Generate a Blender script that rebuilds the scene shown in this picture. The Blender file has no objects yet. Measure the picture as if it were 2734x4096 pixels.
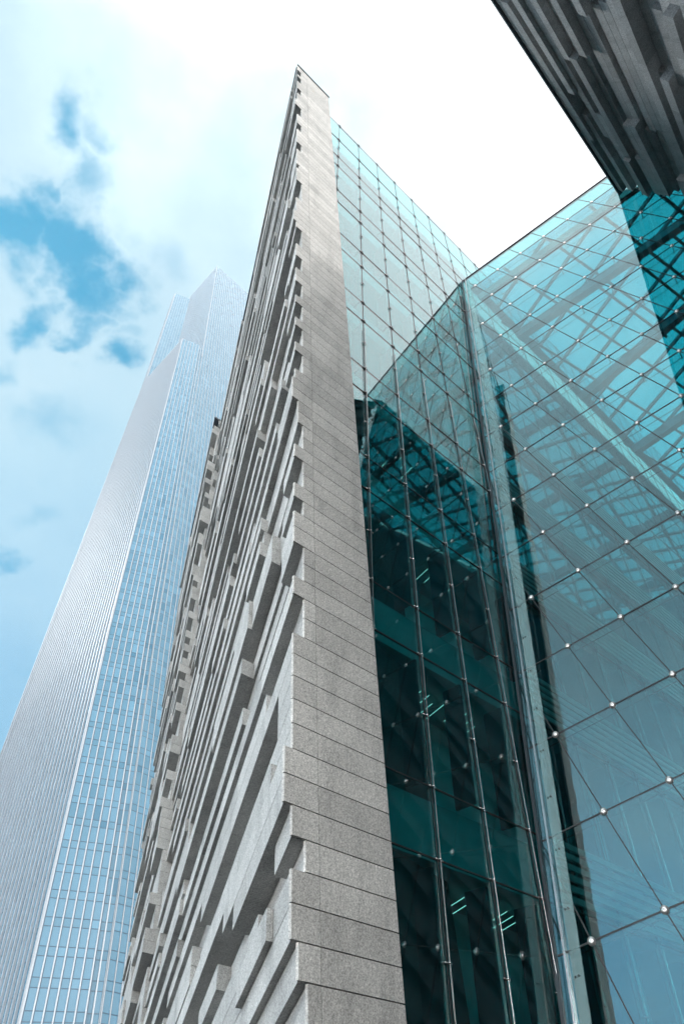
import bpy, math, random
from mathutils import Vector as V, Matrix
R = math.radians
random.seed(7)
scn = bpy.context.scene
col = scn.collection

# ------------------------------------------------------------------ camera
cam_d = bpy.data.cameras.new('camera')
cam = bpy.data.objects.new('camera', cam_d); col.objects.link(cam)
CAMP = V((0, 0, 1.6))
CX, CY, CB = V((.9725, .1914, -.1325)), V((.2328, -.7998, .5534)), V((0, -.5690, -.8223))
cam.matrix_world = Matrix(((CX.x, CY.x, CB.x, CAMP.x), (CX.y, CY.y, CB.y, CAMP.y), (CX.z, CY.z, CB.z, CAMP.z), (0, 0, 0, 1)))
cam_d.sensor_fit = 'VERTICAL'; cam_d.sensor_height = 36; cam_d.lens = 36 * 2620 / 4096
cam_d.clip_start = .1; cam_d.clip_end = 6000
scn.camera = cam
scn.view_settings.view_transform = 'Standard'; scn.view_settings.look = 'None'
scn.view_settings.exposure = .55; scn.view_settings.gamma = 1
cy = scn.cycles
cy.max_bounces = 10; cy.transparent_max_bounces = 24; cy.glossy_bounces = 6; cy.diffuse_bounces = 3
cy.caustics_reflective = False; cy.caustics_refractive = False
cy.use_denoising = True

# ------------------------------------------------------------------ sky
SUN_AZ, SUN_EL = R(-92), R(46)
w = bpy.data.worlds.new('World'); scn.world = w; w.use_nodes = True
nt = w.node_tree; nt.nodes.clear()
def N(t, kind, **kw):
    n = t.nodes.new(kind)
    for k, v in kw.items(): setattr(n, k, v)
    return n
def put(t, sock, v):
    if hasattr(v, 'is_output'): t.links.new(v, sock)
    else: sock.default_value = v
def M(t, op, a, b=None, c=None, clamp=False):
    n = N(t, 'ShaderNodeMath', operation=op, use_clamp=clamp)
    put(t, n.inputs[0], a)
    if b is not None: put(t, n.inputs[1], b)
    if c is not None: put(t, n.inputs[2], c)
    return n.outputs[0]
def VM(t, op, a, b=None):
    n = N(t, 'ShaderNodeVectorMath', operation=op)
    put(t, n.inputs[0], a)
    if b is not None: put(t, n.inputs[1], b)
    return n.outputs[1] if op in ('DOT_PRODUCT', 'LENGTH', 'DISTANCE') else n.outputs[0]
def MIX(t, f, a, b, blend='MIX'):
    n = N(t, 'ShaderNodeMix', data_type='RGBA', blend_type=blend)
    put(t, n.inputs[0], f); put(t, n.inputs[6], a); put(t, n.inputs[7], b)
    return n.outputs[2]
def RANGE(t, x, a, b, c, d, smooth=True):
    n = N(t, 'ShaderNodeMapRange', interpolation_type='SMOOTHSTEP' if smooth else 'LINEAR')
    put(t, n.inputs[0], x)
    for i, v in enumerate((a, b, c, d)): put(t, n.inputs[i + 1], v)
    return n.outputs[0]
def NOISE(t, vec, scale, detail=5, rough=.55):
    n = N(t, 'ShaderNodeTexNoise'); put(t, n.inputs['Vector'], vec)
    n.inputs['Scale'].default_value = scale; n.inputs['Detail'].default_value = detail; n.inputs['Roughness'].default_value = rough
    return n.outputs
def RGB(*c): return (c[0], c[1], c[2], 1)

tc = N(nt, 'ShaderNodeTexCoord')
dr = VM(nt, 'NORMALIZE', tc.outputs['Generated'])
sky = N(nt, 'ShaderNodeTexSky', sky_type='NISHITA', sun_disc=False)
sky.sun_elevation = SUN_EL; sky.sun_rotation = SUN_AZ
sep = N(nt, 'ShaderNodeSeparateXYZ'); put(nt, sep.inputs[0], dr)
zz = M(nt, 'MAXIMUM', sep.outputs[2], .12)
lay = N(nt, 'ShaderNodeCombineXYZ')               # a flat cloud layer overhead
put(nt, lay.inputs[0], M(nt, 'DIVIDE', sep.outputs[0], zz)); put(nt, lay.inputs[1], M(nt, 'DIVIDE', sep.outputs[1], zz))
lay = lay.outputs[0]
warp = NOISE(nt, lay, 6.0, 5, .54)[1]
wv = VM(nt, 'SUBTRACT', warp, (.5, .5, .5))
wl = VM(nt, 'ADD', lay, VM(nt, 'MULTIPLY', wv, (.30, .30, 0)))
n_big = NOISE(nt, lay, 1.3, 4, .55)[0]
n_fine = NOISE(nt, lay, 5.0, 8, .6)[0]
# openings in the cloud layer (layer coordinates x/z, y/z, radius, strength)
GAPS = [(-0.345, 0.107, 0.105, 1.1), (-0.273, 0.15, 0.098, 1.15), (-0.281, 0.2, 0.071, 1.0), (-0.297, 0.102, 0.081, 0.9), (-0.262, 0.226, 0.048, 0.7), (-0.212, 0.086, 0.07, 0.6), (-0.214, 0.021, 0.066, 0.75), (-0.167, 0.042, 0.055, 0.5), (-0.256, 0.086, 0.039, 0.75), (-0.356, 0.211, 0.065, 0.9), (-0.287, 0.243, 0.045, 0.8), (-0.269, 0.322, 0.064, 1.0), (-0.256, 0.269, 0.039, 0.6), (-0.408, 0.422, 0.108, 0.45), (-0.624, 0.636, 0.063, 0.7), (-0.512, 0.517, 0.071, 0.45), (-0.683, 0.91, 0.108, 0.45), (-0.17, 0.18, 0.087, 0.4), (0.034, 0.061, 0.059, 0.3), (-0.426, 0.287, 0.074, 0.45)]
gap = None
for gx, gy, gr, gs in GAPS:
    dd = VM(nt, 'DISTANCE', wl, (gx, gy, 0))
    g = M(nt, 'MULTIPLY', RANGE(nt, dd, 0, gr, 1, 0), gs)
    gap = g if gap is None else M(nt, 'MAXIMUM', gap, g)
far_gap = RANGE(nt, M(nt, 'ADD', NOISE(nt, lay, .9, 5, .6)[0], M(nt, 'MULTIPLY', sep.outputs[1], -.12)), .60, .76, 0, .5)
gap = M(nt, 'MAXIMUM', gap, far_gap)
gap = M(nt, 'MULTIPLY', gap, RANGE(nt, n_fine, .25, .65, .55, 1.1))
open_ = RANGE(nt, gap, .08, .92, 0, 1)
lit = VM(nt, 'DOT_PRODUCT', dr, tuple(V((.50, -.20, .86)).normalized()))
lit = M(nt, 'ADD', lit, M(nt, 'MULTIPLY', M(nt, 'SUBTRACT', n_big, .5), .55))
lit = M(nt, 'ADD', lit, M(nt, 'MULTIPLY', M(nt, 'SUBTRACT', n_fine, .5), .32))
lit = M(nt, 'ADD', lit, RANGE(nt, sep.outputs[0], .12, .5, 0, .28))
cr = N(nt, 'ShaderNodeValToRGB'); put(nt, cr.inputs[0], lit)
e_ = cr.color_ramp.elements
e_[0].position = .12; e_[0].color = RGB(.27, .56, .80)
e_[1].position = .50; e_[1].color = RGB(.48, .73, .87)
for p, c in ((.80, (.68, .85, .92)), (.93, (.84, .93, .965)), (1.0, (1.0, 1.0, 1.0))):
    x = e_.new(p); x.color = RGB(*[min(1, k) for k in c])
cloud = cr.outputs[0]
gain = RANGE(nt, lit, .60, 1.04, 7.0, 11.5)
# added sky fill behind the camera: lights the stone, veils the atrium glass
sky_fill = RANGE(nt, VM(nt, 'DOT_PRODUCT', dr, tuple(V((.25, -.95, .2)).normalized())), .05, .75, 0, 1.0)
sky_fill = M(nt, 'MULTIPLY', sky_fill, RANGE(nt, sep.outputs[2], .34, .72, 1, 0))
gain = M(nt, 'MULTIPLY', gain, M(nt, 'ADD', M(nt, 'MULTIPLY', sky_fill, 1.6), 1))
horizon_fill = M(nt, 'MULTIPLY', RANGE(nt, sep.outputs[2], .08, .24, 1, 0), RANGE(nt, VM(nt, 'DOT_PRODUCT', dr, tuple(V((-.05, -1, 0)).normalized())), .35, .8, 0, 6.5))  # bright horizon strip added behind the camera to light the end wall
gain = M(nt, 'MULTIPLY', gain, M(nt, 'ADD', horizon_fill, 1))
cloud = MIX(nt, M(nt, 'MULTIPLY', RANGE(nt, horizon_fill, 0, 2.2, 0, .9), 1), cloud, RGB(1, .97, .93))
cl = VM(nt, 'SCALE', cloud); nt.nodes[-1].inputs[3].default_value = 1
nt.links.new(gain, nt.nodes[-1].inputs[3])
blue = MIX(nt, 1, sky.outputs[0], RGB(.02, .72, .95), 'MULTIPLY')
blue = MIX(nt, .7, blue, RGB(.0, 2.7, 4.6))
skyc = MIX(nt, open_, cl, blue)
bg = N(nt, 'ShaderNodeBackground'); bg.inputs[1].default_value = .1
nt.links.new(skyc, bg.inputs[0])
wo = N(nt, 'ShaderNodeOutputWorld'); nt.links.new(bg.outputs[0], wo.inputs[0])

sd = bpy.data.lights.new('sun', 'SUN'); sd.energy = 1.2; sd.angle = R(16); sd.color = (1, .97, .93)
so = bpy.data.objects.new('sun', sd); col.objects.link(so)
sdir = V((math.sin(SUN_AZ) * math.cos(SUN_EL), math.cos(SUN_AZ) * math.cos(SUN_EL), math.sin(SUN_EL)))
so.rotation_euler = sdir.to_track_quat('Z', 'Y').to_euler()
so.location = sdir * 300

# ------------------------------------------------------------------ materials
def new_mat(name):
    m = bpy.data.materials.new(name); m.use_nodes = True
    t = m.node_tree; t.nodes.clear()
    out = N(t, 'ShaderNodeOutputMaterial')
    return m, t, out
def bsdf(t, out, colr, rough=.5, metal=0., spec=.5):
    b = N(t, 'ShaderNodeBsdfPrincipled')
    put(t, b.inputs['Base Color'], colr); put(t, b.inputs['Roughness'], rough); put(t, b.inputs['Metallic'], metal)
    b.inputs['Specular IOR Level'].default_value = spec
    t.links.new(b.outputs[0], out.inputs[0]); return b
def stone(name, c, var=.14, warm=.0):
    m, t, out = new_mat(name)
    g = N(t, 'ShaderNodeNewGeometry')
    pos = g.outputs['Position']
    sp = NOISE(t, pos, 42, 2, .7)[0]
    sp2 = NOISE(t, pos, 18, 3, .6)[0]
    md = NOISE(t, pos, .9, 5, .6)[0]
    st = VM(t, 'MULTIPLY', pos, (1.6, 1.6, .22))
    stain = NOISE(t, st, 1.1, 5, .65)[0]
    v = RANGE(t, sp, .33, .67, .62, 1.38, False)
    v = M(t, 'MULTIPLY', v, RANGE(t, sp2, .3, .7, .84, 1.16, False))
    v = M(t, 'MULTIPLY', v, RANGE(t, md, .25, .75, .88, 1.12, False))
    v = M(t, 'MULTIPLY', v, RANGE(t, g.outputs['Random Per Island'], 0, 1, 1 - var, 1 + var, False))
    cc = VM(t, 'SCALE', c); t.nodes[-1].inputs[3].default_value = 1
    t.links.new(v, t.nodes[-1].inputs[3])
    v2 = M(t, 'MULTIPLY', v, RANGE(t, stain, .30, .52, .80, 1.0))
    t.links.new(v2, cc.node.inputs[3])
    rust = M(t, 'MULTIPLY', RANGE(t, stain, .64, .8, 0, .45), 1)
    cc = MIX(t, rust, cc, RGB(c[0] * .95, c[1] * .78, c[2] * .55))
    b = bsdf(t, out, cc, .78, 0, .35)
    bp = N(t, 'ShaderNodeBump'); bp.inputs['Strength'].default_value = .18; bp.inputs['Distance'].default_value = .01
    t.links.new(sp, bp.inputs['Height']); t.links.new(bp.outputs[0], b.inputs['Normal'])
    return m
def plain(name, c, rough=.5, metal=0., var=0., spec=.5, nscale=3.):
    m, t, out = new_mat(name)
    g = N(t, 'ShaderNodeNewGeometry')
    n = NOISE(t, g.outputs['Position'], nscale, 4, .6)[0]
    v = M(t, 'MULTIPLY', RANGE(t, n, .2, .8, .88, 1.12, False), RANGE(t, g.outputs['Random Per Island'], 0, 1, 1 - var, 1 + var, False))
    cc = VM(t, 'SCALE', c); t.links.new(v, t.nodes[-1].inputs[3])
    bsdf(t, out, cc, rough, metal, spec)
    return m
def glass(name, tint, ior, gloss=(1, 1, 1), wav=.0012, wscale=.7):
    """thin architectural pane: tinted see-through + mirror reflection by angle, slightly wavy"""
    m, t, out = new_mat(name)
    g = N(t, 'ShaderNodeNewGeometry')
    fr = N(t, 'ShaderNodeFresnel')
    i = M(t, 'ADD', M(t, 'MULTIPLY', g.outputs['Backfacing'], 1 / ior - ior), ior)
    t.links.new(i, fr.inputs[0])
    nz = NOISE(t, g.outputs['Position'], wscale, 2, .5)[0]
    rnd = g.outputs['Random Per Island']
    bp = N(t, 'ShaderNodeBump'); bp.inputs['Strength'].default_value = 1; bp.inputs['Distance'].default_value = wav * 12
    t.links.new(M(t, 'ADD', nz, 0), bp.inputs['Height'])
    gl = N(t, 'ShaderNodeBsdfGlossy'); gl.inputs['Roughness'].default_value = .0
    gl.inputs['Color'].default_value = RGB(*gloss); t.links.new(bp.outputs[0], gl.inputs['Normal'])
    tr = N(t, 'ShaderNodeBsdfTransparent')
    tv = VM(t, 'SCALE', tint); t.links.new(RANGE(t, rnd, 0, 1, .94, 1.03, False), t.nodes[-1].inputs[3])
    t.links.new(tv, tr.inputs[0])
    mx = N(t, 'ShaderNodeMixShader'); t.links.new(fr.outputs[0], mx.inputs[0])
    t.links.new(tr.outputs[0], mx.inputs[1]); t.links.new(gl.outputs[0], mx.inputs[2])
    t.links.new(mx.outputs[0], out.inputs[0])
    return m
def tower_glass(name):
    m, t, out = new_mat(name)
    g = N(t, 'ShaderNodeNewGeometry')
    r = g.outputs['Random Per Island']
    cr = N(t, 'ShaderNodeValToRGB'); t.links.new(r, cr.inputs[0])
    e = cr.color_ramp.elements
    e[0].position = 0; e[0].color = RGB(.03, .12, .19)
    e[1].position = 1; e[1].color = RGB(.095, .22, .31)
    x = e.new(.12); x.color = RGB(.06, .16, .23)
    x = e.new(.8); x.color = RGB(.08, .19, .27)
    x = e.new(.93); x.color = RGB(.085, .205, .29)
    b = bsdf(t, out, cr.outputs[0], .08, 0, .5)
    b.inputs['IOR'].default_value = 1.5
    return m

M_STONE = stone('light_granite', (.42, .41, .395))
M_STONE_END = stone('warm_granite', (.47, .445, .42), .13)
M_STONE_R = stone('grey_granite', (.54, .54, .54))
M_JOINT = plain('dark_joint_backing', (.035, .034, .032), .9)  # dark backing that shows in the open stone joints
M_COPING = plain('dark_coping_metal', (.05, .055, .065), .45, .6)
M_STEEL = plain('stainless_steel', (.52, .51, .50), .25, 1.)
M_NODE = plain('brushed_steel_cap', (.66, .62, .60), .38, .85)
M_SEAL = plain('black_seal', (.012, .016, .018), .5)
M_FRAME = plain('dark_steel_frame', (.03, .035, .04), .4, .3)
M_GLASS_F = glass('facade_glass', (.30, .80, .82), 2.3, (1, .985, .985), .00025, .5)
M_GLASS_A = glass('atrium_glass', (.40, .72, .73), 2.1, (.95, .99, 1), .0003, .5)
M_GLASS_R = glass('skylight_glass', (.22, .72, .80), 1.3, (.9, 1, 1), .0003)
M_INT = plain('interior_wall', (.45, .80, .80), .8)
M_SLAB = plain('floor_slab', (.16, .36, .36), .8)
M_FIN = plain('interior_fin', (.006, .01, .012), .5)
M_STRIPE = plain('louvre_strip', (.55, .62, .62), .5)
M_BEAM = plain('roof_beam_steel', (.36, .41, .42), .55, .1)
M_ATWALL = plain('atrium_wall', (.20, .27, .29), .8)
M_FINT = plain('tower_mullion_metal', (.33, .35, .38), .38, .2, .05)
M_BAND = plain('tower_floor_joint', (.025, .06, .10), .5)
M_TGLASS = tower_glass('tower_glass')
M_CORE = plain('tower_core', (.10, .2, .28), .7)
M_GROUND = plain('granite_paving', (.035, .034, .032), .85, 0, 0, .3, .6)

# ------------------------------------------------------------------ mesh helpers
class MB:
    def __init__(s): s.v = []; s.f = []
    def hexa(s, c):
        """8 corners: 0-3 one face ring, 4-7 the opposite ring"""
        b = len(s.v); s.v += [tuple(x) for x in c]
        n = (c[1] - c[0]).cross(c[3] - c[0])
        flip = n.dot(c[4] - c[0]) > 0
        for q in ((0, 1, 2, 3), (7, 6, 5, 4), (0, 4, 5, 1), (1, 5, 6, 2), (2, 6, 7, 3), (3, 7, 4, 0)):
            q = tuple(b + i for i in q); s.f.append(q[::-1] if flip else q)
        return s
    def box(s, o, u, v, w): return s.hexa([o, o + u, o + u + v, o + v, o + w, o + u + w, o + u + v + w, o + v + w])
    def bar(s, a, b, up, wd, ht):
        """rectangular bar from a to b"""
        d = (b - a).normalized(); sd_ = d.cross(up).normalized() * wd; u = sd_.cross(d).normalized() * ht
        o = a - sd_ / 2 - u / 2
        return s.box(o, sd_, u, b - a)
    def tube(s, a, b, r, n=8):
        d = (b - a).normalized(); x = d.orthogonal().normalized(); y = d.cross(x)
        k = len(s.v)
        for i in range(n):
            q = (x * math.cos(i * 2 * math.pi / n) + y * math.sin(i * 2 * math.pi / n)) * r
            s.v += [tuple(a + q), tuple(b + q)]
        for i in range(n):
            j = (i + 1) % n; s.f.append((k + 2 * i, k + 2 * j, k + 2 * j + 1, k + 2 * i + 1))
        s.f.append(tuple(k + 2 * i for i in range(n))[::-1]); s.f.append(tuple(k + 2 * i + 1 for i in range(n)))
        return s
    def poly(s, pts, off):
        """flat polygon given a thickness vector"""
        n = len(pts); k = len(s.v)
        s.v += [tuple(p) for p in pts] + [tuple(p + off) for p in pts]
        nn = (pts[1] - pts[0]).cross(pts[2] - pts[0]); fl = nn.dot(off) > 0
        a = tuple(range(k, k + n)); b = tuple(range(k + n, k + 2 * n))
        s.f.append(a[::-1] if fl else a); s.f.append(b if fl else b[::-1])
        for i in range(n):
            j = (i + 1) % n; q = (k + i, k + n + i, k + n + j, k + j)
            s.f.append(q[::-1] if fl else q)
        return s
    def dome(s, c, nrm, r, h, n=12):
        x = nrm.orthogonal().normalized(); y = nrm.cross(x); k = len(s.v)
        prof = ((1, -.35), (1, 0), (.92, .35), (.7, .72), (.38, .94), (.10, 1), (.07, .8))
        for (a, b) in prof:
            for i in range(n):
                t = i * 2 * math.pi / n
                s.v.append(tuple(c + (x * math.cos(t) + y * math.sin(t)) * r * a + nrm * h * b))
        for j in range(len(prof) - 1):
            for i in range(n):
                i2 = (i + 1) % n; s.f.append((k + j * n + i, k + j * n + i2, k + (j + 1) * n + i2, k + (j + 1) * n + i))
        s.f.append(tuple(k + (len(prof) - 1) * n + i for i in range(n))); s.f.append(tuple(k + i for i in range(n))[::-1])
        return s
    def join(s, o):
        k = len(s.v); s.v += o.v; s.f += [tuple(i + k for i in q) for q in o.f]; return s
    def build(s, name, mat, parent=None, smooth=False, kind=None):
        n = len(s.v); c = V((0, 0, 0))
        for p in s.v: c += V(p)
        c /= max(1, n)
        me = bpy.data.meshes.new(name); me.from_pydata([tuple(V(p) - c) for p in s.v], [], s.f); me.materials.append(mat)
        if smooth:
            for p in me.polygons: p.use_smooth = True
        o = bpy.data.objects.new(name, me); col.objects.link(o)
        o.location = c
        if parent:
            o.parent = parent; o.matrix_parent_inverse = Matrix.Translation(-parent_pos(parent))
        if kind: o['kind'] = kind
        return o
def parent_pos(p):
    return p.location.copy()
def thing(name, label, cat, loc):
    o = bpy.data.objects.new(name, None); col.objects.link(o); o.location = loc
    o.empty_display_size = 1
    o['label'] = label; o['category'] = cat; return o
def proj(p):
    q = p - CAMP; z = -q.dot(CB)
    if z < .2: return None
    return (1367 + 2620 * q.dot(CX) / z, 2048 - 2620 * q.dot(CY) / z)
def screen_area(pts):
    c = sum(pts, V()) / len(pts); k = proj(c)
    if not k or not (-60 < k[0] < 2794 and -60 < k[1] < 4156): return 0
    pr = [proj(p) for p in pts]
    if None in pr: return 0
    return abs(sum(pr[i][0] * pr[(i + 1) % len(pr)][1] - pr[(i + 1) % len(pr)][0] * pr[i][1] for i in range(len(pr)))) / 2
def spread(items, name, mat, parent, cap=100, smooth=False):
    """items: (on-screen size, MB). The largest become parts of their own, the rest one part."""
    items = sorted(items, key=lambda t: -t[0]); rest = MB(); k = 0
    for a, mb in items:
        if a > 0 and k < cap: mb.build(name, mat, parent, smooth); k += 1
        else: rest.join(mb)
    if rest.v: rest.build(name, mat, parent, smooth, 'stuff')

def clip(poly, fn):
    out = []
    for i in range(len(poly)):
        a, b = poly[i], poly[(i + 1) % len(poly)]; fa, fb = fn(a), fn(b)
        if fa >= 0: out.append(a)
        if (fa >= 0) != (fb >= 0):
            t = fa / (fa - fb); out.append((a[0] + (b[0] - a[0]) * t, a[1] + (b[1] - a[1]) * t))
    return out

# ------------------------------------------------------------------ geometry of the place
Pk = V((3.72404, .43575, 50.0))                 # tip of the stone blade
E = V((.60556, .79580, 0))                      # along the end wall and its glass
NF = V((.77463, -.58945, -.22912)).normalized()  # outward normal of that leaning facade
MF = V((NF.x, NF.y, 0)) * (-NF.z / (NF.x ** 2 + NF.y ** 2)); MF.z = 1   # up the facade
LD = V((-.46284, .88644, 0))                    # along the long left face
LO = V((-.88644, -.46284, 0))                   # outward of the left face
def F(s, z, dn=0): return Pk + E * s + MF * (z - 50) + NF * dn
def s_corner(z): return .0913 * (50 - z)
def s_right(z): return 2.536 + .0845 * (49.8 - z)
def s_joint(z): return .80 + .0866 * (49.5 - z)
TAU = -NF.dot(LO) / NF.dot(LD)
def L(z, t, o): return F(s_corner(z), z) + LO * o + LD * (t + TAU * o)

# ground
g = MB(); g.box(V((-2500, -2500, -.5)), V((5000, 0, 0)), V((0, 5000, 0)), V((0, 0, .5)))
go = g.build('ground', M_GROUND); go['kind'] = 'structure'

# ---- left building
bl = thing('stone_building', 'tall grey granite building with a sharp leaning corner and a dark teal glass end wall', 'building', V((2, 20, 0)))
H = .445; NR = 112; CELL = .6; NC = 74
def row_z(k): return 50 - H * k
grid = [[0.0] * NC for _ in range(NR)]
FOLD = 41
rnd = random.Random(11)
for k in range(NR):
    for c in range(FOLD, NC): grid[k][c] = .56
def bands_of(r, rows, cols, lens, vals, base, hts):
    """courses gathered into bands; every band is a run of blocks set at different depths"""
    k = 0; prev = [None] * (cols[1] + 1)
    while k < rows:
        h = r.choice(hts); c = cols[0] - r.randrange(0, 8)
        line = {}
        while c < cols[1]:
            ln = r.choice(lens); v = r.choice(vals)
            if prev[max(cols[0], min(cols[1] - 1, c + ln // 2))] == v: v = r.choice(vals)
            for q in range(max(c, cols[0]), min(c + ln, cols[1])): line[q] = v
            c += ln
        for q, v in line.items():
            prev[q] = v
            for j in range(k, min(rows, k + h)): base[j][q] = v
        k += h
VALS = (0, 0, 0, 0, -.32, -.32, -.32, -.32, -.52, .12)
bands_of(rnd, NR, (0, FOLD), (4, 6, 9, 12, 16, 22), VALS, grid, (1, 1, 1, 1, 1, 2))
bands_of(rnd, NR, (FOLD, NC), (3, 5, 8, 11, 15), [v + .56 for v in VALS], grid, (1, 1, 1, 2, 2))
# the notches that show along the near corner (height from-to, offset)
for k in range(NR):
    for c in range(0, 3): grid[k][c] = 0.0 if c < 2 else grid[k][c]
NOTCH = [(48.3, 49.0, -.25), (46.9, 47.5, -.25), (44.6, 45.4, -.25), (42.6, 43.1, .12), (41.2, 42.2, -.25), (38.9, 39.6, -.25), (36.2, 37.0, -.25), (33.9, 34.4, -.12),
         (31.2, 32.4, -.25), (28.9, 29.4, .12), (27.0, 28.1, -.25), (25.2, 25.8, -.25), (23.4, 24.0, -.25), (21.9, 22.8, -.25), (20.8, 21.3, -.25), (19.4, 20.1, -.25),
         (18.2, 18.7, .08), (17.4, 17.9, -.1), (16.2, 17.1, -.25), (15.0, 15.5, -.25), (13.9, 14.4, -.25), (12.46, 12.95, -.25), (11.1, 11.5, -.25), (8.0, 8.45, .15), (6.75, 7.3, -.25),
         (5.3, 5.8, -.12), (4.4, 5.3, -.27), (3.0, 3.4, .1), (1.5, 2.4, -.25)]
for a, b, o in NOTCH:
    for k in range(NR):
        zc = row_z(k) - H / 2
        if a - .12 < zc < b + .12:
            ln = rnd.choice((3, 4, 6, 7, 9))
            for c in range(ln): grid[k][c] = o
def t_end(z): return 36.5 + .15 * (z - 10)
clad = MB(); GAP = .007
for k in range(NR):
    z1 = row_z(k) - GAP; z0 = row_z(k + 1) + GAP
    if z0 < 0.02: continue
    c = 0; tmax = t_end(z1)
    while c < NC:
        c2 = c + 1; mx = rnd.choice((4, 5, 5, 6))
        while c2 < NC and c2 - c < mx and grid[k][c2] == grid[k][c] and (c2 >= FOLD) == (c >= FOLD): c2 += 1
        t0, t1, o = c * CELL, min(c2 * CELL, tmax), grid[k][c]
        if t0 >= tmax: break
        t0 += .062 if c == 0 else GAP; t1 -= GAP
        b = -.62 if c < FOLD else -.3
        tb = .75
        clad.hexa([L(z0, t0, o), L(z0, t1, o), L(z1, t1, o), L(z1, t0, o),
                   L(z0, t0 + (tb if c == 0 and 0 else 0), b), L(z0, t1, b), L(z1, t1, b), L(z1, t0, b)])
        c = c2
clad.build('stone_cladding', M_STONE, bl)
core = MB()
core.hexa([L(0, .15, -.55), L(0, t_end(0) - .3, -.55), L(49.9, t_end(50) - .3, -.55), L(49.9, .15, -.55),
           L(0, 1.5, -4.5), L(0, t_end(0) - .3, -9), L(49.9, t_end(50) - .3, -9), L(49.9, .9, -2.4)])
core.build('backing_wall', M_JOINT, bl)
endw = MB()
for k in range(NR):
    z1 = row_z(k) - .009; z0 = row_z(k + 1) + .009
    if z0 < .02: continue
    o = grid[k][0]; ds = -o / LO.dot(-E) * -1
    so_ = -o / .905
    def sc(z): return s_corner(z) + so_
    j = .006
    for a, b in ((sc, lambda z: s_joint(z) - j), (lambda z: s_joint(z) + j, s_right)):
        endw.hexa([F(a(z0), z0), F(b(z0), z0), F(b(z1), z1), F(a(z1), z1), F(a(z0), z0, -.06), F(b(z0), z0, -.06), F(b(z1), z1, -.06), F(a(z1), z1, -.06)])
endw.build('end_wall', M_STONE_END, bl)
eb = MB()
eb.hexa([F(s_corner(0) + .30, 0, -.05), F(s_right(0) - .03, 0, -.05), F(s_right(49.8) - .03, 49.8, -.05), F(s_corner(49.8) + .30, 49.8, -.05),
         F(s_corner(0) + .8, 0, -.5), F(s_right(0) - .03, 0, -.5), F(s_right(49.8) - .03, 49.8, -.5), F(s_corner(49.8) + .8, 49.8, -.5)])
eb.build('wall_backing', M_JOINT, bl)
cp = MB()
cp.hexa([F(-.06, 50.0, .05), F(s_right(50) + .03, 50.0, .05), F(s_right(50) + .03, 50.12, .05), F(-.06, 50.12, .05),
         F(.35, 50.0, -.5), F(s_right(50) + .03, 50.0, -.5), F(s_right(50) + .03, 50.12, -.5), F(.35, 50.12, -.5)])
cp.hexa([L(50.0, .12, .06), L(50.0, 24.5, .06), L(50.14, 24.5, .06), L(50.14, .12, .06), L(50.0, .12, -.4), L(50.0, 24.5, -.4), L(50.14, 24.5, -.4), L(50.14, .12, -.4)])
cp.hexa([L(50.0, 24.6, .62), L(50.0, t_end(50), .62), L(50.14, t_end(50), .62), L(50.14, 24.6, .62), L(50.0, 24.6, -.4), L(50.0, t_end(50), -.4), L(50.14, t_end(50), -.4), L(50.14, 24.6, -.4)])
cp.build('roof_coping', M_COPING, bl)

# glass end wall of the left building
TZ = [47.9, 45.1, 42.05, 40.55, 37.1, 35.62, 32.27, 30.77, 27.55, 26.1, 22.85, 21.4, 18.2, 16.8, 13.65, 12.28, 9.21, 7.86, 4.65, 3.3, .05]
GD = -.30
def s_m(m, z): return 4.25 + 1.598 * (m - 1) - .0165 * (z - 20)
panes = []; S_END = 26
for r in range(len(TZ) - 1):
    z1, z0 = TZ[r], TZ[r + 1]
    for m in range(-2, S_END):
        a = [(s_m(m, z0) + .008, z0 + .008), (s_m(m + 1, z0) - .008, z0 + .008), (s_m(m + 1, z1) - .008, z1 - .008), (s_m(m, z1) + .008, z1 - .008)]
        a = clip(a, lambda p: p[0] - s_right(p[1]) + .3)
        if len(a) < 3: continue
        tilt = NF * rnd.uniform(-.007, .007)
        jx = [F(x, z, GD) + (tilt if z > (z0 + z1) / 2 else tilt * 0) for x, z in a]
        vis = screen_area(jx) if F(s_m(m, z0), z0).z else 0
        panes.append((vis, MB().poly(jx, NF * -.02)))
spread(panes, 'glass_pane', M_GLASS_F, bl)
def s_atr(z): return 14.16 + (z - 41.6) * .0916
rods = []; fit = []; jt = []
for m in range(-1, S_END):
    for zt, zb in ((47.9, 0.05),):
        zlo = zb
        # below the top edge, the rod shows where it is right of the stone
        while zt - zlo > .5 and s_m(m, zlo) < s_right(zlo) + .05: zlo += .25
        if zt - zlo < 1: continue
        zr = min(zt, 25.5)
        jt.append((1, MB().bar(F(s_m(m, zlo), zlo, GD - .012), F(s_m(m, zt), zt, GD - .012), NF, .020, .05)))
        if zr - zlo < 1: continue
        mb = MB().tube(F(s_m(m, zlo), zlo, GD + .07), F(s_m(m, zr), zr, GD + .07), .012, 8)
        rods.append((screen_area([F(s_m(m, zlo), zlo), F(s_m(m, zlo) + .1, zlo), F(s_m(m, zt) + .1, zt), F(s_m(m, zt), zt)]) + 1, mb))
    for r in range(len(TZ)):
        zs_ = [TZ[r]]
        if r % 2 == 1 and r + 1 < len(TZ): zs_.append((TZ[r] + TZ[r + 1]) / 2)
        for z in zs_:
            s_ = s_m(m, z)
            if s_ < s_right(z) + .08: continue
            c = F(s_, z, GD + .10)
            mb = MB().dome(F(s_, z, GD + .05), NF, .030 if z < 25 else .021, .045, 10)
            mb.bar(F(s_ - .10, z, GD + .03), F(s_ + .10, z, GD + .03), NF, .024, .024)
            k = proj(c); a = 0
            if k and -10 < k[0] < 2744 and -10 < k[1] < 4106 and s_ < s_atr(z): a = 1 / (c - CAMP).length
            fit.append((a, mb))
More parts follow.
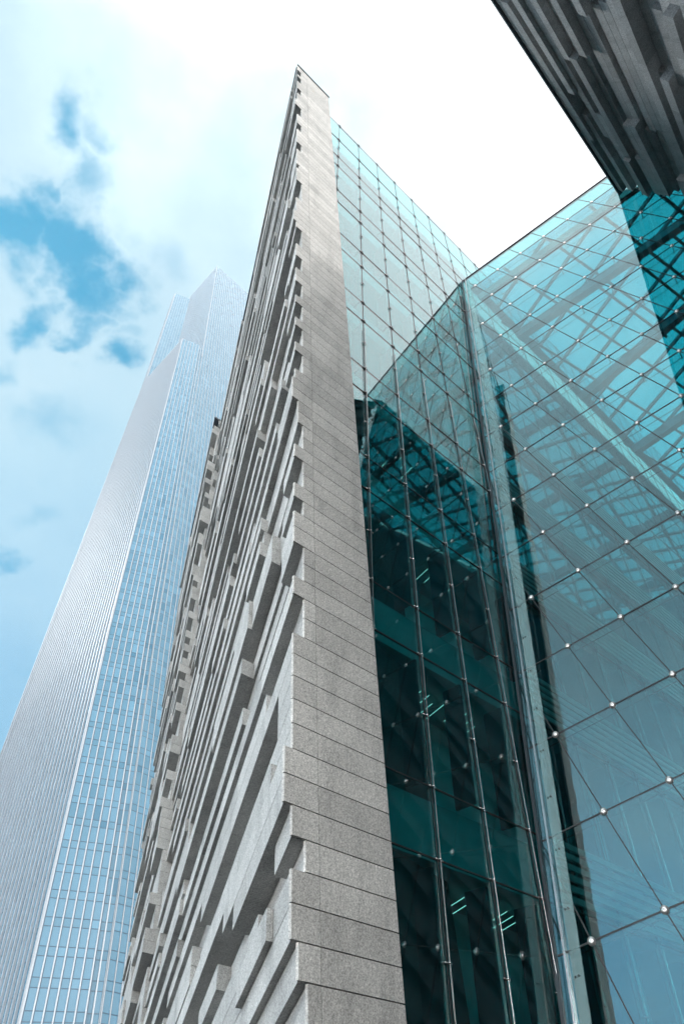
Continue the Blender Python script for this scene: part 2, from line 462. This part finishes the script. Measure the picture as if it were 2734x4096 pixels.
spread(rods, 'mullion_rod', M_STEEL, bl)
spread(jt, 'mullion_seal', M_SEAL, bl)
spread(fit, 'spider_fitting', M_STEEL, bl, 100, True)
tr_items = []
for z in TZ:
    mb = MB(); sa = s_right(z) - .1; sb = s_m(S_END, z)
    mb.bar(F(sa, z, GD - .014), F(sb, z, GD - .014), NF, .024 if z < 25 else .017, .05)
    tr_items.append((1, mb))
spread(tr_items, 'transom', M_SEAL, bl)
# interior seen through the glass
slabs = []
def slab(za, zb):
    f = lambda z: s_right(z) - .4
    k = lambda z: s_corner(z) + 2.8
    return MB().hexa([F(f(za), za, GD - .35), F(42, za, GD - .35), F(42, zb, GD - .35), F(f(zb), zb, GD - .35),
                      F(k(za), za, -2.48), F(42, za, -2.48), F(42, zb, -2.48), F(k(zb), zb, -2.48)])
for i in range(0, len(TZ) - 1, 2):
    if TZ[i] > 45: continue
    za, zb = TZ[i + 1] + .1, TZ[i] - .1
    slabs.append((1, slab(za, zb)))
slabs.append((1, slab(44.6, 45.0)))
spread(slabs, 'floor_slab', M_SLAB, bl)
def si(z): return s_corner(z) + 2.75
iw = MB().hexa([F(si(0), 0, -2.5), F(43, 0, -2.5), F(43, 44.5, -2.5), F(si(44.5), 44.5, -2.5), F(si(0) + .2, 0, -2.9), F(43, 0, -2.9), F(43, 44.5, -2.9), F(si(44.5) + .2, 44.5, -2.9)])
iw.build('interior_wall', M_INT, bl)
M_INTD = plain('unlit_storeys_sheet', (.035, .07, .07), .8)  # dark sheet before the upper interior wall, unlit storeys put into its colour
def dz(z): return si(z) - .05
MB().hexa([F(dz(26.3), 26.3, -2.4), F(14, 26.3, -2.4), F(16, 44.5, -2.4), F(dz(44.5), 44.5, -2.4), F(dz(26.3), 26.3, -2.46), F(14, 26.3, -2.46), F(16, 44.5, -2.46), F(dz(44.5), 44.5, -2.46)]).build('unlit_storeys_sheet', M_INTD, bl)
m_l, t_l, o_l = new_mat('lit_ceiling_tube')
em = N(t_l, 'ShaderNodeEmission'); em.inputs[0].default_value = RGB(1, .55, .46); em.inputs[1].default_value = 3.2
t_l.links.new(em.outputs[0], o_l.inputs[0])
NFh0 = V((NF.x, NF.y, 0)).normalized()
tubes = []
for zc, s0, n in ((16.65, 6.6, 5), (12.25, 6.4, 4), (12.25, 8.4, 5), (7.8, 6.9, 4), (7.8, 8.3, 6), (3.2, 9.2, 4), (16.65, 9.4, 5), (21.2, 8.2, 4), (12.25, 10.1, 4), (7.8, 10.3, 5)):
    for j in range(n):
        a_ = F(s0 + .30 * j, zc, GD - .9) - NFh0 * rnd.uniform(0, .3)
        tubes.append((1, MB().tube(a_, a_ - NFh0 * rnd.uniform(.3, .9), .0055, 6)))
spread(tubes, 'ceiling_tube', m_l, bl)
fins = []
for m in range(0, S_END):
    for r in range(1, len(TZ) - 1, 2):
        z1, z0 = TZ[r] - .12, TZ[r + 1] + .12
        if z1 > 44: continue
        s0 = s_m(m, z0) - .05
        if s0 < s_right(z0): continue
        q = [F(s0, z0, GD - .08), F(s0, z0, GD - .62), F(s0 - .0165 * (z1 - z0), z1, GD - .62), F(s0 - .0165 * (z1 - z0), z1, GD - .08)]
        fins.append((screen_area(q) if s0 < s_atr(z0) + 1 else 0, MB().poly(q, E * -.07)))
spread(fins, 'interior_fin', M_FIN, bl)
# louvred floor edges facing the atrium
lou = []
for i in range(8, len(TZ) - 1, 2):
    za, zb = TZ[i + 1], TZ[i]
    mb = MB(); n = 6
    for j in range(n):
        z = za + (zb - za) * (j + .5) / n
        s0 = s_atr(z) + .35
        mb.bar(F(s0, z, GD + .22), F(40, z, GD + .22), NF, .13, .06)
    lou.append((1, mb))
spread(lou, 'louvre_strip', M_STRIPE, bl)

# ---- glass atrium
A0 = V((10.7238, 12.90091, 41.59711)); A1 = V((2.06622, 15.40003, 5.89764))
NA = V((-.40643, -.91302, .03465)).normalized()
HA = V((.91357, -.40668, 0))
MA = V((NA.x, NA.y, 0)) * (-NA.z / (NA.x ** 2 + NA.y ** 2)); MA.z = 1
def G(s, z, dn=0): return A0 + HA * s + MA * (z - 41.597) + NA * dn
CS = ((A1 - A0).dot(HA)) / (A1.z - A0.z)
def s_c(z): return CS * (z - 41.597)
at = thing('glass_atrium', 'pale teal glass atrium with round steel caps between the two stone buildings', 'atrium', V((12, 18, 0)))
AZ = [41.55, 39.74, 37.15, 34.63, 32.16, 29.75, 27.32, 24.95, 22.6, 20.3, 18.0, 15.74, 13.49, 11.28, 9.07, 6.9, 4.72, 2.55, .4]
COLS = {-9: (16.9, -.025), -8: (15.6, -.03), -7: (14.25, -.035), -6: (12.9, -.04), -5: (11.55, -.046), -4: (10.17, -.052), -3: (8.782, -.0564), -2: (7.43, -.0654), -1: (6.021, -.0716), 0: (4.603, -.077), 1: (3.153, -.0803), 2: (1.694, -.0837), 3: (.09, -.0883),
        4: (-1.514, -.0935), 5: (-3.126, -.0969), 6: (-4.739, -.1009), 7: (-6.342, -.1032), 8: (-7.93, -.105), 9: (-9.52, -.107), 10: (-11.1, -.109)}
def s_col(k, z): a, b = COLS[k]; return a + b * (z - 20)
inside = lambda p: p[0] - s_c(p[1]) + .24
ap = []
for r in range(len(AZ) - 1):
    z1, z0 = AZ[r] - .011, AZ[r + 1] + .011
    for k in range(10, -9, -1):
        q = [(s_col(k, z0) + .011, z0), (s_col(k - 1, z0) - .011, z0), (s_col(k - 1, z1) - .011, z1), (s_col(k, z1) + .011, z1)]
        q = clip(q, inside)
        if len(q) < 3: continue
        tl = NA * rnd.uniform(-.007, .007); tl2 = NA * rnd.uniform(-.007, .007)
        pts = [G(x, z) + (tl if z > (z0 + z1) / 2 else tl2) for x, z in q]
        ap.append((screen_area(pts), MB().poly(pts, NA * -.022)))
spread(ap, 'glass_panel', M_GLASS_A, at)
js = []
for z in AZ[1:]:
    mb = MB().bar(G(s_c(z) - .2, z, -.012), G(s_col(-9, z), z, -.012), NA, .03, .036)
    mb.tube(G(s_c(z) + .1, z, -.32), G(s_col(-9, z), z, -.32), .014, 6)
    js.append((1, mb))
for k in range(10, -10, -1):
    z_lo, z_hi = .4, 41.55
    while z_lo < z_hi and s_col(k, z_lo) < s_c(z_lo) + .06: z_lo += .1
    while z_hi > z_lo and s_col(k, z_hi) < s_c(z_hi) + .06: z_hi -= .1
    if z_hi - z_lo < .5: continue
    js.append((1, MB().bar(G(s_col(k, z_lo), z_lo, -.012), G(s_col(k, z_hi), z_hi, -.012), NA, .026, .032)))
spread(js, 'pane_joint', M_SEAL, at)
nd = []
for z in AZ[1:]:
    for k in range(10, -9, -1):
        s_ = s_col(k, z)
        if s_ < s_c(z) + .12: continue
        c = G(s_, z, .012); mb = MB().dome(c, NA, .085, .05, 14)
        mb.tube(G(s_, z, -.03), G(s_, z, -.36), .02, 6)
        p = proj(c); nd.append((1 / (c - CAMP).length if p and -10 < p[0] < 2744 and -10 < p[1] < 4106 else 0, mb))
spread(nd, 'steel_cap', M_NODE, at, 100, True)
fr = MB()
fr.bar(G(s_c(41.6) - .03, 41.6, .03), G(s_c(0) - .03, 0, .03), NA, .05, .06)
fr.build('corner_post', M_STEEL, at)
MB().bar(G(s_c(41.6) - .26, 41.6, .02), G(s_c(0) - .26, 0, .02), NA, .07, .08).build('corner_frame', M_FRAME, at)
M_FROST = plain('frosted_glass_strip', (.58, .76, .77), .3)
t_ = M_FROST.node_tree; b_ = [n for n in t_.nodes if n.type == 'BSDF_PRINCIPLED'][0]; o_ = [n for n in t_.nodes if n.type == 'OUTPUT_MATERIAL'][0]
tr_ = N(t_, 'ShaderNodeBsdfTransparent'); tr_.inputs[0].default_value = RGB(.8, .95, .95)
mx_ = N(t_, 'ShaderNodeMixShader'); mx_.inputs[0].default_value = .22
t_.links.new(tr_.outputs[0], mx_.inputs[1]); t_.links.new(b_.outputs[0], mx_.inputs[2]); t_.links.new(mx_.outputs[0], o_.inputs[0])
fs = MB(); wz = [(.2, .24), (5, .28), (14, .36), (22, .44), (28, .48), (33, .40), (38, .28), (41.3, .18)]
for (za, wa), (zb, wb) in zip(wz, wz[1:]):
    fs.hexa([G(s_c(za) + .06, za, .016), G(s_c(za) + wa, za, .016), G(s_c(zb) + wb, zb, .016), G(s_c(zb) + .06, zb, .016),
             G(s_c(za) + .06, za, .008), G(s_c(za) + wa, za, .008), G(s_c(zb) + wb, zb, .008), G(s_c(zb) + .06, zb, .008)])
fo = fs.build('frosted_strip', M_FROST, at)
bo = []
z = 3.
while z < 39:
    for ds in (.12, .19):
        c = G(s_c(z) + ds, z, .012); bo.append((screen_area([c, c + V((.05, 0, 0)), c + V((.05, 0, .05))]), MB().tube(c, c + NA * .03, .018, 8)))
    z += 1.15
spread(bo, 'strip_bolt', M_FRAME, fo)
MB().bar(G(-.2, 41.63, -.04), G(s_col(-9, 41.6), 41.63, -.04), NA, .05, .16).build('top_coping', M_FRAME, at)
# skylight roof on a steel grid
ZR = 40.25
BK = V((-NA.x, -NA.y, 0)).normalized()
def half(p, d, tests):
    lo, hi = -90., 90.
    for o, n in tests:
        a = (p - o).dot(n); b = d.dot(n)
        if abs(b) < 1e-6:
            if a < 0: return None
            continue
        t = -a / b
        if b > 0: lo = max(lo, t)
        else: hi = min(hi, t)
    return (lo, hi) if hi - lo > .4 else None
NFh = V((NF.x, NF.y, 0)).normalized()
f40 = F(14, ZR)
DEP = 36.
tests = [(G(0, ZR) + BK * .25, BK), (f40 + NFh * .03, NFh), (G(0, ZR) + BK * DEP, -BK), (G(23, ZR), -HA)]
u = V((math.sin(R(48)), math.cos(R(48)), 0)); pv = V((u.y, -u.x, 0))
beams = []
def beam(o, d, wd, ht, z, lst):
    h_ = half(o, d, tests)
    if h_:
        a, b = o + d * h_[0], o + d * h_[1]; a.z = b.z = z
        lst.append((screen_area([a, b, b + V((0, 0, .5)), a + V((0, 0, .5))]) + .1, MB().bar(a, b, V((0, 0, 1)), wd, ht)))
A0r = V((A0.x, A0.y, ZR))
for i in range(-8, 22): beam(A0r + pv * (1.72 + 2.57 * i), u, .16, .30, ZR - .2, beams)
for i in range(-14, 22): beam(A0r + u * (2.13 + 2.0 * i), pv, .13, .24, ZR - .17, beams)
spread(beams, 'roof_purlin', M_BEAM, at)
mains = []
for dp, az in ((.75, 114), (4.3, 114), (10.2, 124), (17.0, 118), (24.5, 114), (31.5, 114)):
    dv = V((math.sin(R(az)), math.cos(R(az)), 0))
    beam(G(6, ZR) + BK * dp, dv, .42 if dp > 1 else .28, .75, ZR - .72, mains)
spread(mains, 'roof_girder', M_BEAM, at)
# braced struts under the girders
gu = F(14.2, ZR) + NFh * .28; gv = gu + E * 45; gu.z = gv.z = ZR - .1
MB().bar(gu, gv, V((0, 0, 1)), .42, .35).build('roof_gutter', M_BEAM, at)
st = []
for i in range(6):
    a = G(6 + 2.4 * i, ZR) + BK * 4.3; b = G(8.5 + 2.4 * i, ZR) + BK * 10.2
    a.z = ZR - 1.0; b.z = ZR - 1.0
    st.append((1, MB().tube(a, b, .09, 8)))
spread(st, 'roof_strut', M_BEAM, at)
corn = []
pl = [(-40, -40), (60, -40), (60, 60), (-40, 60)]
for o, n in tests: pl = clip(pl, lambda p, o=o, n=n: (V((p[0], p[1], ZR)) - o).dot(n))
MB().poly([V((x, y, ZR + .03)) for x, y in pl], V((0, 0, .02))).build('skylight_glass', M_GLASS_R, at)
b0, b1 = G(-30, 0) + BK * (DEP + .3), G(24, 0) + BK * (DEP + .3)
b0.z = b1.z = 0
MB().box(b0, b1 - b0, V((0, 0, ZR)), BK * .4).build('back_wall', M_ATWALL, at)
c0 = G(23.3, 0) + BK * .3; c0.z = 0
MB().box(c0, BK * DEP, V((0, 0, ZR)), HA * .4).build('side_wall', M_ATWALL, at)

# ---- right building: a leaning wedge of the same stone bars
br = thing('stone_building', 'dark grey stone-barred building overhanging the upper right corner above the atrium', 'building', V((12, -2, 0)))
Q = V((18.748, 9.20544, 38.34277)); D = V((.57874, .57519, .57812)).normalized()
NRr = V((-.6671, .7416, -.07)); NRr = (NRr - D * NRr.dot(D)).normalized()
RR = NRr.cross(D).normalized()
if RR.z > 0: RR = -RR
def Rw(r, x, o): return Q + RR * r + D * x + NRr * o
def x_glass(r, o=0):
    b = Q + RR * r + NRr * o
    return -((b - A0).dot(NA) - .12) / D.dot(NA)
HB = .33; NB = 182; CB_ = 1.0; NX = 74
gr = [[0.] * NX for _ in range(NB)]
r2 = random.Random(5)
bands_of(r2, NB, (0, NX), (3, 4, 5, 6, 8, 10), (0, 0, 0, 0, -.28, -.28, -.28, -.45, .15), gr, (1, 1, 1, 1, 2))
for c in range(NX): gr[0][c] = 0.1
rc = MB(); XC = -20.5
SH = V((RR.x, RR.y)).length / V((D.x, D.y)).length
for r in range(NB):
    ra, rb = r * HB + .008, (r + 1) * HB - .008
    xg = min(x_glass(ra, .2), x_glass(rb, .2), x_glass(ra, -.6), x_glass(rb, -.6))
    c = 0
    while c < NX:
        c2 = c + 1
        mx = r2.choice((3, 4, 4, 5))
        while c2 < NX and c2 - c < mx and gr[r][c2] == gr[r][c]: c2 += 1
        xa, xb, o = xg - c * CB_ - (.008 if c else 0), xg - c2 * CB_ + .008, gr[r][c]
        if Rw(rb, xa, 0).z < .1 or xa < XC - SH * r * HB + .4: break
        if Rw(rb, xb, 0).z < .1: xb = xa + max(-(xa - xb), -.3)
        rc.hexa([Rw(ra, xa, o), Rw(ra, xb, o), Rw(rb, xb, o), Rw(rb, xa, o), Rw(ra, xa, -.7), Rw(ra, xb, -.7), Rw(rb, xb, -.7), Rw(rb, xa, -.7)])
        c = c2
rc.build('stone_cladding', M_STONE_R, br)
xg0 = x_glass(0, -.6) - .1
def ground_r(x):
    return (Q + D * x + NRr * -.6).z / -RR.z
XE = XC
def r_ground(x): return (Q + D * x + NRr * -.6).z / -RR.z
rg = 40.
for _ in range(30): rg = r_ground(x_glass(rg, -.6) - .1)
rgx = (Q + D * XE + NRr * -.6).z / (-RR.z + SH * D.z)
pts = [Rw(.05, xg0, -.6), Rw(rg, x_glass(rg, -.6) - .1, -.6), Rw(rgx, XE - SH * rgx, -.6), Rw(.05, XE, -.6)]
MB().poly(pts, NRr * -9).build('backing_wall', M_JOINT, br)
xz = XE
MB().bar(Rw(-.05, xg0, -.3), Rw(-.05, xz, -.3), NRr, .08, 1.0).build('roof_coping', M_COPING, br)

# ---- tower behind
tw = thing('skyscraper', 'very tall pale blue glass skyscraper with white mullions and a stepped top', 'skyscraper', V((-80, 125, 0)))
EF = V((math.sin(R(54)), math.cos(R(54)), 0)); ELf = V((math.sin(R(-57)), math.cos(R(-57)), 0)); ER = V((math.sin(R(34)), math.cos(R(34)), 0))
SA = V((-57.222, 113.378, 0)); CA = SA - EF * 9.3; CBt = SA + EF * 2.375
def lean(p): return p + EF * (.0165 * max(0, p.z - 130))
FL = 4.5; ZT0 = 46.5
win = []; fn = []; bands = []; gaps_ = []
def face(o, d, n_bay, bay, z0, z1, out, taper=0., fw=.11, fd=.16, sub=True, t0=0, dark=0):
    """a run of bays: panes, white fins between, dark joints at the floors"""
    def at(t, z, dn):
        tt = t * (1 - taper * max(0, min(z, 356) - 100)); return lean(o + d * tt + out * dn + V((0, 0, z)))
    zl = [z0]
    z = ZT0 + math.ceil((z0 - ZT0) / FL) * FL
    while z < z1 - .3:
        for q in ((z, z + 1.43) if sub else (z,)):
            if z0 + .1 < q < z1 - .1: zl.append(q)
        z += FL
    zl.append(z1)
    for i in range(n_bay):
        for a, b in zip(zl, zl[1:]):
            q = [at(t0 + i * bay, a + .05, 0), at(t0 + (i + 1) * bay, a + .05, 0), at(t0 + (i + 1) * bay, b - .05, 0), at(t0 + i * bay, b - .05, 0)]
            win.append((screen_area(q), MB().poly(q, out * -.1)))
    for i in range(n_bay + 1):
        t = t0 + i * bay; mb = MB(); zz_ = [z0] + [v for v in (100, 130, 356) if z0 < v < z1] + [z1]
        for a, b in zip(zz_, zz_[1:]):
            mb.hexa([at(t - fw / 2, a, fd), at(t + fw / 2, a, fd), at(t + fw / 2, b, fd), at(t - fw / 2, b, fd),
                     at(t - fw / 2, a, .0), at(t + fw / 2, a, .0), at(t + fw / 2, b, .0), at(t - fw / 2, b, .0)])
        if dark:
            for a, b in zip(zz_, zz_[1:]):
                ta, tb = t + fw / 2 + .005, t + fw / 2 + dark
                gaps_.append((1, MB().hexa([at(ta, a, .05), at(tb, a, .05), at(tb, b, .05), at(ta, b, .05), at(ta, a, .0), at(tb, a, .0), at(tb, b, .0), at(ta, b, .0)])))
        fn.append((screen_area([at(t, z0, 0), at(t + .3, z0, 0), at(t + .3, z1, 0), at(t, z1, 0)]) + .5, mb))
    for q in zl[1:-1]:
        mb = MB(); qm = [at(t0, q, 0), at(t0 + n_bay * bay, q, 0), at(t0 + n_bay * bay, q + .12, 0), at(t0, q + .12, 0)]
        bands.append((screen_area(qm), mb))
        mb.hexa([at(t0, q - .06, .03), at(t0 + n_bay * bay, q - .06, .03), at(t0 + n_bay * bay, q + .06, .03), at(t0, q + .06, .03),
                 at(t0, q - .06, -.1), at(t0 + n_bay * bay, q - .06, -.1), at(t0 + n_bay * bay, q + .06, -.1), at(t0, q + .06, -.1)])
def outn(d, toward): n = V((d.y, -d.x, 0)); return n if n.dot(toward) > 0 else -n
TO = V((0, 0, 0)) - CA; TO.z = 0
oF, oL, oR = outn(EF, TO), outn(ELf, TO), outn(ER, TO)
TP = .001
for args in ((CA, EF, 6, 1.55, 0, 356, oF, 0, .22, .16, True, 0, .16), (SA + EF * .02 - oF * .5, EF, 2, 1.15, 0, 352, oF, 0, .24, .3),
             (CBt, ER, 36, 1.55, 0, 541, oR, 0, .18, .18, True, 0, .12), (CA, ELf, 27, 1.55, 0, 356, oL, TP, .26, .42, False), (CA, ELf, 2, 1.55, 0, 530, oL, TP, .28, .42, False, 41.85),
             (CBt, ELf, 22, 1.55, 340, 541, oL, 0, .26, .42, False), (CA + ELf * 31.1, EF, 15, 1.55, 330, 530, oF)):
    face(*args)
spread(win, 'window_pane', M_TGLASS, tw)
spread(fn, 'mullion', M_FINT, tw)
spread(bands, 'floor_joint', M_BAND, tw)
spread(gaps_, 'mullion_gasket', M_BAND, tw)
core = MB()
def prism(pts, z0, z1):
    zs_ = [z0] + ([130] if z0 < 130 < z1 else []) + [z1]
    for a, b in zip(zs_, zs_[1:]):
        lo = [lean(p + V((0, 0, a))) for p in pts]; hi = [lean(p + V((0, 0, b))) for p in pts]
        core.hexa(lo + hi)
inn = -(oF + oL) * .5
prism([CA + EF * .3 + ELf * .3 - oF * .35 - oL * .35, CA + EF * 9 - oF * .7, CA + EF * 9 + ELf * 26, CA + ELf * 26 - oL * .4], 0, 355)
prism([CBt + ER * .4 - oR * .4, CBt + ER * 55 - oR * .4, CBt + ER * 55 + ELf * 33, CBt + ELf * 33 - oL * .4], 0, 540)
cc_ = CA + ELf * 31.1
prism([cc_ - oF * .4 + EF * .3, cc_ + EF * 23 - oF * .4, cc_ + EF * 23 + ELf * 6, cc_ + ELf * 6 - oL * .4 + EF * .3], 0, 529)
core.build('core_wall', M_CORE, tw)

# ---- the air between here and the tower
hz = MB(); hz.box(V((-420, -300, -1.5)), V((840, 0, 0)), V((0, 700, 0)), V((0, 0, 560)))
mh = bpy.data.materials.new('thin_haze'); mh.use_nodes = True; th = mh.node_tree; th.nodes.clear()
oh = N(th, 'ShaderNodeOutputMaterial'); pvn = N(th, 'ShaderNodeVolumePrincipled')
pvn.inputs['Color'].default_value = RGB(.72, .86, .97); pvn.inputs['Density'].default_value = .0003; pvn.inputs['Anisotropy'].default_value = .2
th.links.new(pvn.outputs[0], oh.inputs['Volume'])
ho = hz.build('haze', mh); ho['kind'] = 'stuff'
